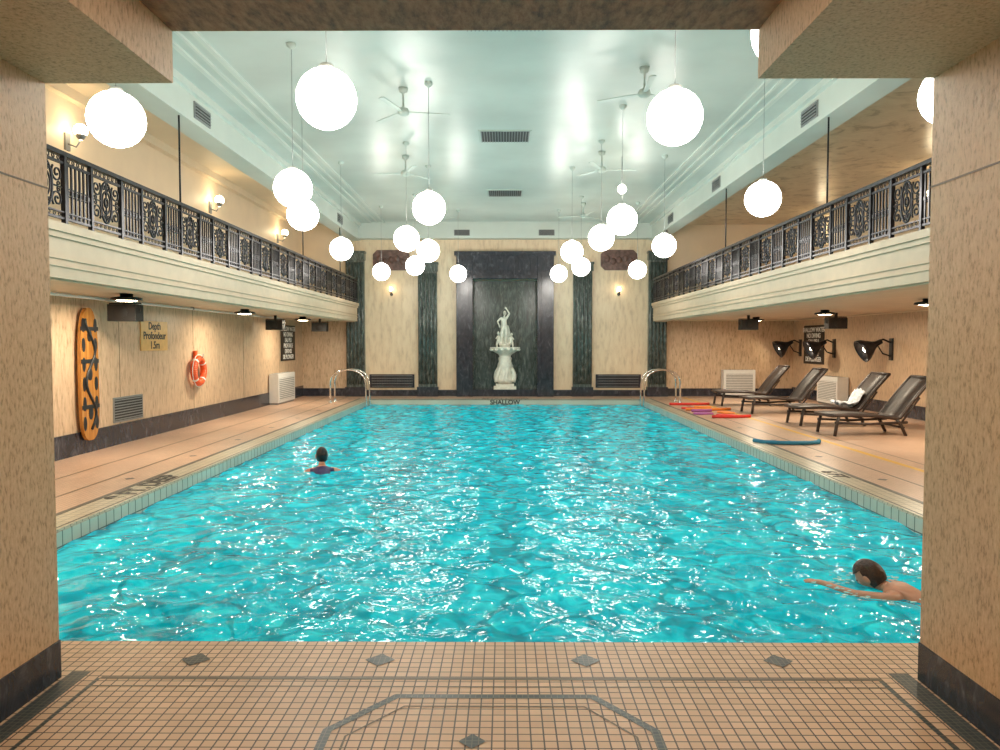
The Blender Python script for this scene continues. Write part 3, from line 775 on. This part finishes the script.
# ------------------------------------------------------------------ figures
def skin_mesh(nodes, edges, root, lvl=2):
    names = list(nodes); ix = {n: i for i, n in enumerate(names)}
    me = bpy.data.meshes.new('tmp'); me.from_pydata([nodes[n][0] for n in names], [(ix[a], ix[b]) for a, b in edges], [])
    o = bpy.data.objects.new('tmp', me); COL.objects.link(o)
    o.modifiers.new('skin', 'SKIN'); sv = me.skin_vertices[0].data
    for n in names:
        r = nodes[n][1]; r = (r, r) if not isinstance(r, tuple) else r
        sv[ix[n]].radius = r; sv[ix[n]].use_root = (n == root)
    ss = o.modifiers.new('sub', 'SUBSURF'); ss.levels = lvl; ss.render_levels = lvl
    dg = bpy.context.evaluated_depsgraph_get(); dg.update()
    res = bpy.data.meshes.new_from_object(o.evaluated_get(dg))
    bpy.data.objects.remove(o)
    res.polygons.foreach_set('use_smooth', [True]*len(res.polygons))
    return res

def add_hand(nodes, edges, w, d, side, up, tag):
    W = Vector(nodes[w][0]); d = Vector(d).normalized(); side = Vector(side).normalized(); up = Vector(up).normalized()
    p = tag+'palm'; nodes[p] = (tuple(W+d*0.045), 0.028); edges.append((w, p))
    for i, (off, ln) in enumerate(((0.030, 0.072), (0.010, 0.082), (-0.011, 0.076), (-0.031, 0.058))):
        prev = p
        for j, (f, curl) in enumerate(((0.0, 0.0), (0.5, 0.10), (1.0, 0.35))):
            c = W+d*(0.09+ln*f)+side*off*(1+0.25*f)-up*(ln*curl*0.5)
            n = f'{tag}f{i}{j}'; nodes[n] = (tuple(c), 0.0095-0.001*j); edges.append((prev, n)); prev = n
    n1, n2 = tag+'t1', tag+'t2'
    nodes[n1] = (tuple(W+d*0.055+side*0.046), 0.011); nodes[n2] = (tuple(W+d*0.095+side*0.066-up*0.01), 0.009)
    edges += [(p, n1), (n1, n2)]

def head_mb(mb, M, skin, hair, detail=True, bun=False):
    g = lambda a, s: math.exp(-(a/s)**2)
    n, h = 40, 28; vs = []; fs = []; ds = []
    for i in range(h+1):
        t = math.pi*i/h
        for k in range(n):
            a = 2*math.pi*k/n
            dx, dy, dz = math.sin(t)*math.cos(a), math.sin(t)*math.sin(a), -math.cos(t)
            x, y, z = 0.074*dx, 0.093*dy, 0.113*dz
            if dz < 0:
                x *= 1-0.30*(-dz)**1.5
                if dy < 0: y *= 1-0.35*(-dz)
            if dy > 0:
                y += 0.024*g(dx, 0.15)*g(dz+0.16, 0.14)
                y += 0.010*g(dx, 0.10)*g(dz-0.0, 0.14)
                for s in (-1, 1): y -= 0.010*g(dx-s*0.40, 0.16)*g(dz-0.03, 0.12)
                y += 0.006*g(dz-0.22, 0.10)*g(dx, 0.5)
                y += 0.008*g(dx, 0.28)*g(dz+0.52, 0.08)
                y += 0.010*g(dx, 0.25)*g(dz+0.85, 0.15)
            vs.append((x, y, z)); ds.append((dx, dy, dz))
    for i in range(h):
        for k in range(n): fs.append((i*n+k, i*n+(k+1) % n, (i+1)*n+(k+1) % n, (i+1)*n+k))
    mb.add(vs, fs, skin, True, M)
    hv = []
    for v, d in zip(vs, ds):
        w = 1.09+0.02*math.sin(d[0]*40)*math.sin(d[1]*13)
        base = (0.074*d[0]*w, 0.095*d[1]*w, 0.113*d[2]*w+0.002)
        hv.append(base)
    hf = []
    for f in fs:
        c = [sum(ds[i][k] for i in f)/4 for k in range(3)]
        if c[2] > -0.62 and not (c[1] > 0.12 and c[2] < 0.52): hf.append(f)
    mb.add(hv, hf, hair, True, M)
    if bun:
        mb.sphere((0, -0.085, 0.075), (0.04, 0.035, 0.04), hair, 14, M)
    for s in (-1, 1):
        mb.sphere((s*0.078, 0.012, -0.006), (0.010, 0.020, 0.032), skin, 12, M)
        if detail:
            mb.sphere((s*0.029, 0.076, 0.004), 0.0115, M_EYEW if skin is M_SKIN else skin, 12, M)
            mb.sphere((s*0.029, 0.0855, 0.004), (0.005, 0.003, 0.005), M_INK if skin is M_SKIN else skin, 8, M)
            mb.tube([(s*0.014, 0.088, 0.022), (s*0.03, 0.090, 0.027), (s*0.046, 0.078, 0.022)], 0.003, hair, 5, M=M)
    mb.sphere((0, 0.083, -0.058), (0.022, 0.008, 0.0065), M_LIP if skin is M_SKIN else skin, 12, M)

def swimmer(loc, rotz, hair, suit, bun, headrot, lift, armL, armR, hoff=(0, 0.03, 0.165), hs=1.0, tor=(-0.34, -0.23, -0.12, -0.055), shz=-0.045):
    e = empty('swimmer', loc, (0, 0, rotz))
    nd = {}; ed = []
    z = lift
    pz = tor[0]
    nd['pelvis'] = ((0, -0.62, tor[0]+z), 0.135); nd['waist'] = ((0, -0.45, tor[1]+z), 0.115); nd['chest'] = ((0, -0.24, tor[2]+z), 0.135)
    nd['upchest'] = ((0, -0.12, tor[3]+z), 0.10); nd['neck'] = ((0, -0.045, 0.02+z), 0.052); nd['skull'] = ((0, hoff[1]-0.02, hoff[2]-0.06+z), 0.05)
    ed += [('pelvis', 'waist'), ('waist', 'chest'), ('chest', 'upchest'), ('upchest', 'neck'), ('neck', 'skull')]
    for s, t, arm in ((-1, 'L', armL), (1, 'R', armR)):
        nd[t+'sh'] = ((s*0.175, -0.13, shz+z), 0.062)
        el, wr, hd = arm
        nd[t+'up'] = (tuple((Vector(nd[t+'sh'][0])*0.5+Vector(el)*0.5)), 0.048)
        nd[t+'el'] = (el, 0.038); nd[t+'wr'] = (wr, 0.026)
        ed += [('upchest', t+'sh'), (t+'sh', t+'up'), (t+'up', t+'el'), (t+'el', t+'wr')]
        add_hand(nd, ed, t+'wr', hd, (-s, 0.1, 0) if abs(hd[1]) > abs(hd[0]) else (0, 1, 0), (0, 0, 1), t)
        nd[t+'hip'] = ((s*0.10, -0.74, pz-0.06+z), 0.095); nd[t+'kn'] = ((s*0.20, -1.10, pz-0.24+z), 0.062)
        nd[t+'cf'] = ((s*0.22, -1.30, pz-0.26+z), 0.052); nd[t+'an'] = ((s*0.20, -1.52, pz-0.22+z), 0.036); nd[t+'toe'] = ((s*0.24, -1.70, pz-0.24+z), 0.026)
        ed += [('pelvis', t+'hip'), (t+'hip', t+'kn'), (t+'kn', t+'cf'), (t+'cf', t+'an'), (t+'an', t+'toe')]
    me = skin_mesh(nd, ed, 'pelvis')
    me.materials.clear(); me.materials.append(M_SKIN); me.materials.append(suit)
    for p in me.polygons:
        c = p.center
        on = (-0.78 < c.y < -0.155 and abs(c.x) < 0.165) or (-0.2 < c.y < -0.03 and 0.06 < abs(c.x) < 0.12)
        p.material_index = 1 if on else 0
    o = bpy.data.objects.new('body', me); COL.objects.link(o); o.parent = e
    mb = MB(); M = Matrix.Translation((hoff[0], hoff[1], hoff[2]+z)) @ Euler(headrot).to_matrix().to_4x4() @ Matrix.Scale(hs, 4)
    head_mb(mb, M, M_SKIN, hair, True, bun); mb.obj('head', e)
# far-left swimmer, seen from behind, arms sweeping just under the surface
swimmer((SW[0][0], SW[0][1], WZ), 0.25, M_HAIRD, M_SUITN, False, (0.05, 0, 0.2), 0.035,
        ((-0.27, 0.00, -0.06), (-0.32, 0.22, -0.07), (0.2, 1, -0.05)), ((0.27, 0.00, -0.045), (0.34, 0.22, -0.03), (-0.1, 1, -0.05)), hs=1.05)
# near-right swimmer, face going down into the water, upper back and shoulders breaking the surface
swimmer((SW[1][0], SW[1][1], WZ), 0.80, M_HAIRB, M_SKIN, False, (-0.75, 0, 0.1), 0.0,
        ((-0.27, 0.10, -0.01), (-0.22, 0.33, 0.004), (0.1, 1, 0.0)), ((0.29, 0.04, -0.04), (0.32, 0.25, -0.08), (-0.1, 1, 0.0)),
        hoff=(0, 0.075, 0.075), hs=1.08, tor=(-0.20, -0.145, -0.095, -0.045), shz=-0.028)
# splash thrown up round the near swimmer
mb = MB(); rr = random.Random(3)
for k in range(110):
    a = rr.random()*6.283; d = 0.26+abs(rr.gauss(0, 0.10))
    x, y = SW[1][0]+0.05+d*1.3*math.cos(a), SW[1][1]-0.08+d*0.9*math.sin(a)
    s = 0.003+0.006*rr.random()
    mb.sphere((x, y, WZ+0.014+0.02*rr.random()), (s*3.0, s*1.3, s*0.6), M_FOAM, 8)
mb.obj('water_splash')

# statue fountain
def statue():
    e = empty('marble_statue_fountain', (0, YB+0.02, 0.22))
    mb = MB(); mt = M_MARB
    mb.box(-0.36, 0.36, -0.2, 0.2, 0, 0.10, mt); mb.box(-0.29, 0.29, -0.18, 0.18, 0.10, 0.18, mt)
    mb.lathe([(0.20, 0.18), (0.28, 0.24), (0.27, 0.34), (0.22, 0.44), (0.20, 0.62), (0.25, 0.76), (0.20, 0.90), (0.22, 1.00), (0.18, 1.05), (0.22, 1.12),
              (0.36, 1.20), (0.47, 1.30), (0.49, 1.34), (0.46, 1.35), (0.36, 1.28), (0.14, 1.25), (0.14, 1.38), (0.20, 1.42), (0.20, 1.46), (0, 1.46)], mt, 32)
    for k in range(14):
        a = 6.283*k/14; mb.sphere((0.44*math.cos(a), 0.44*math.sin(a), 1.27), (0.06, 0.06, 0.05), mt, 10)
    for k in range(6):
        a = 6.283*k/6+0.5
        pts = [(math.cos(a+t*0.6)*(0.29-0.10*t+0.05*math.sin(t*6)), math.sin(a+t*0.6)*(0.24-0.08*t), 0.24+0.75*t) for t in [i/10 for i in range(11)]]
        mb.tube(pts, [0.085-0.05*i/10 for i in range(11)], mt, 10)
    mb.obj('pedestal_and_basin', e)
    def fig(nm, S, ox, oz, pose, hd):
        me = skin_mesh(pose[0], pose[1], 'pelvis'); me.materials.clear(); me.materials.append(mt)
        o = bpy.data.objects.new(nm, me); COL.objects.link(o); o.parent = e; o.location = (ox, 0, oz); o.scale = (S, S, S)
        m2 = MB(); head_mb(m2, Matrix.Translation(hd[0]) @ Euler(hd[1]).to_matrix().to_4x4() @ Matrix.Diagonal((hd[2],)*3).to_4x4(), mt, mt, True, True)
        h = m2.obj(nm+'_head', e); h.location = (ox, 0, oz); h.scale = (S, S, S)
    nd = {'pelvis': ((0.03, 0, 0.92), 0.165), 'waist': ((0.0, 0.0, 1.08), 0.13), 'chest': ((-0.02, -0.01, 1.26), 0.15), 'neck': ((0.01, 0, 1.46), 0.05), 'sk': ((0.03, -0.01, 1.54), 0.05),
          'Rsh': ((-0.17, 0, 1.38), 0.065), 'Rel': ((-0.34, -0.06, 1.20), 0.05), 'Rwr': ((-0.26, -0.20, 1.02), 0.034),
          'Lsh': ((0.15, 0, 1.40), 0.065), 'Lel': ((0.28, -0.02, 1.62), 0.05), 'Lwr': ((0.14, -0.02, 1.82), 0.034),
          'Rhp': ((-0.07, 0, 0.84), 0.125), 'Rkn': ((-0.12, -0.10, 0.48), 0.085), 'Rcf': ((-0.12, -0.02, 0.32), 0.07), 'Ran': ((-0.12, 0.02, 0.08), 0.045), 'Rto': ((-0.14, -0.12, 0.03), 0.03),
          'Lhp': ((0.12, 0, 0.84), 0.125), 'Lkn': ((0.10, -0.02, 0.47), 0.085), 'Lcf': ((0.09, 0.02, 0.32), 0.07), 'Lan': ((0.08, 0.03, 0.08), 0.045), 'Lto': ((0.10, -0.11, 0.03), 0.03)}
    ed = [('pelvis', 'waist'), ('waist', 'chest'), ('chest', 'neck'), ('neck', 'sk'), ('chest', 'Rsh'), ('Rsh', 'Rel'), ('Rel', 'Rwr'), ('chest', 'Lsh'), ('Lsh', 'Lel'), ('Lel', 'Lwr'),
          ('pelvis', 'Rhp'), ('Rhp', 'Rkn'), ('Rkn', 'Rcf'), ('Rcf', 'Ran'), ('Ran', 'Rto'), ('pelvis', 'Lhp'), ('Lhp', 'Lkn'), ('Lkn', 'Lcf'), ('Lcf', 'Lan'), ('Lan', 'Lto')]
    add_hand(nd, ed, 'Rwr', (0.3, -0.3, -0.9), (0.9, 0, 0.3), (0, -1, 0), 'R'); add_hand(nd, ed, 'Lwr', (-0.6, -0.1, 0.7), (0.6, 0, 0.6), (0, -1, 0), 'L')
    fig('woman', 0.62, -0.03, 1.42, (nd, ed), ((0.04, -0.03, 1.63), (0.1, 0, math.pi+0.4), 1.0))
    def putto(fl):
        nd = {'pelvis': ((0, 0, 0.42), 0.14), 'chest': ((0.02*fl, -0.01, 0.66), 0.14), 'neck': ((0.03*fl, 0, 0.80), 0.06), 'sk': ((0.03*fl, 0, 0.86), 0.06),
              'Ash': ((0.12*fl, 0, 0.72), 0.06), 'Ael': ((0.20*fl, -0.08, 0.60), 0.05), 'Awr': ((0.14*fl, -0.18, 0.66), 0.036),
              'Bsh': ((-0.12*fl, 0, 0.73), 0.06), 'Bel': ((-0.24*fl, -0.06, 0.70), 0.05), 'Bwr': ((-0.34*fl, -0.10, 0.80), 0.036),
              'Ahp': ((0.09, 0, 0.36), 0.10), 'Akn': ((0.12, -0.10, 0.20), 0.075), 'Aan': ((0.11, 0.0, 0.04), 0.05), 'Ato': ((0.12, -0.11, 0.02), 0.035),
              'Bhp': ((-0.09, 0, 0.36), 0.10), 'Bkn': ((-0.14, -0.06, 0.20), 0.075), 'Ban': ((-0.12, 0.02, 0.04), 0.05), 'Bto': ((-0.14, -0.09, 0.02), 0.035)}
        ed = [('pelvis', 'chest'), ('chest', 'neck'), ('neck', 'sk'), ('chest', 'Ash'), ('Ash', 'Ael'), ('Ael', 'Awr'), ('chest', 'Bsh'), ('Bsh', 'Bel'), ('Bel', 'Bwr'),
              ('pelvis', 'Ahp'), ('Ahp', 'Akn'), ('Akn', 'Aan'), ('Aan', 'Ato'), ('pelvis', 'Bhp'), ('Bhp', 'Bkn'), ('Bkn', 'Ban'), ('Ban', 'Bto')]
        add_hand(nd, ed, 'Awr', (-fl*0.6, -0.4, 0.4), (0, 0, 1), (0, -1, 0), 'A'); add_hand(nd, ed, 'Bwr', (-fl*0.5, -0.1, 0.8), (fl, 0, 0.4), (0, -1, 0), 'B')
        return nd, ed
    fig('cherub_a', 0.46, -0.20, 1.34, putto(-1), ((-0.03, -0.02, 0.98), (0, 0, math.pi), 1.05))
    fig('cherub_b', 0.42, 0.20, 1.34, putto(1), ((0.03, -0.02, 0.98), (0, 0, math.pi), 1.05))
    mb = MB()
    for k in range(7):
        x = -0.12+0.04*k
        mb.tube([(x+0.03*math.sin(k), 0.07, 0), (x*1.3, 0.10+0.01*k, 0.3), (x*0.6+0.02, 0.09, 0.62)], [0.05, 0.045, 0.02], mt, 8)
    o = mb.obj('drapery', e); o.location = (0, 0, 1.42)
statue()

# ------------------------------------------------------------------ world, camera
w = bpy.data.worlds.new('world'); SC.world = w; w.use_nodes = True
w.node_tree.nodes['Background'].inputs[0].default_value = (0.9, 0.85, 0.75, 1); w.node_tree.nodes['Background'].inputs[1].default_value = 0.2
cam = bpy.data.cameras.new('camera'); co = bpy.data.objects.new('camera', cam); COL.objects.link(co)
cam.sensor_width = 36; cam.lens = 27.0; cam.clip_end = 100
co.location = (0, 0, 1.7)
co.rotation_euler = (R90-math.atan(32/750), 0, math.atan(5/750))
SC.camera = co
SC.view_settings.view_transform = 'Standard'
SC.view_settings.exposure = 0.38
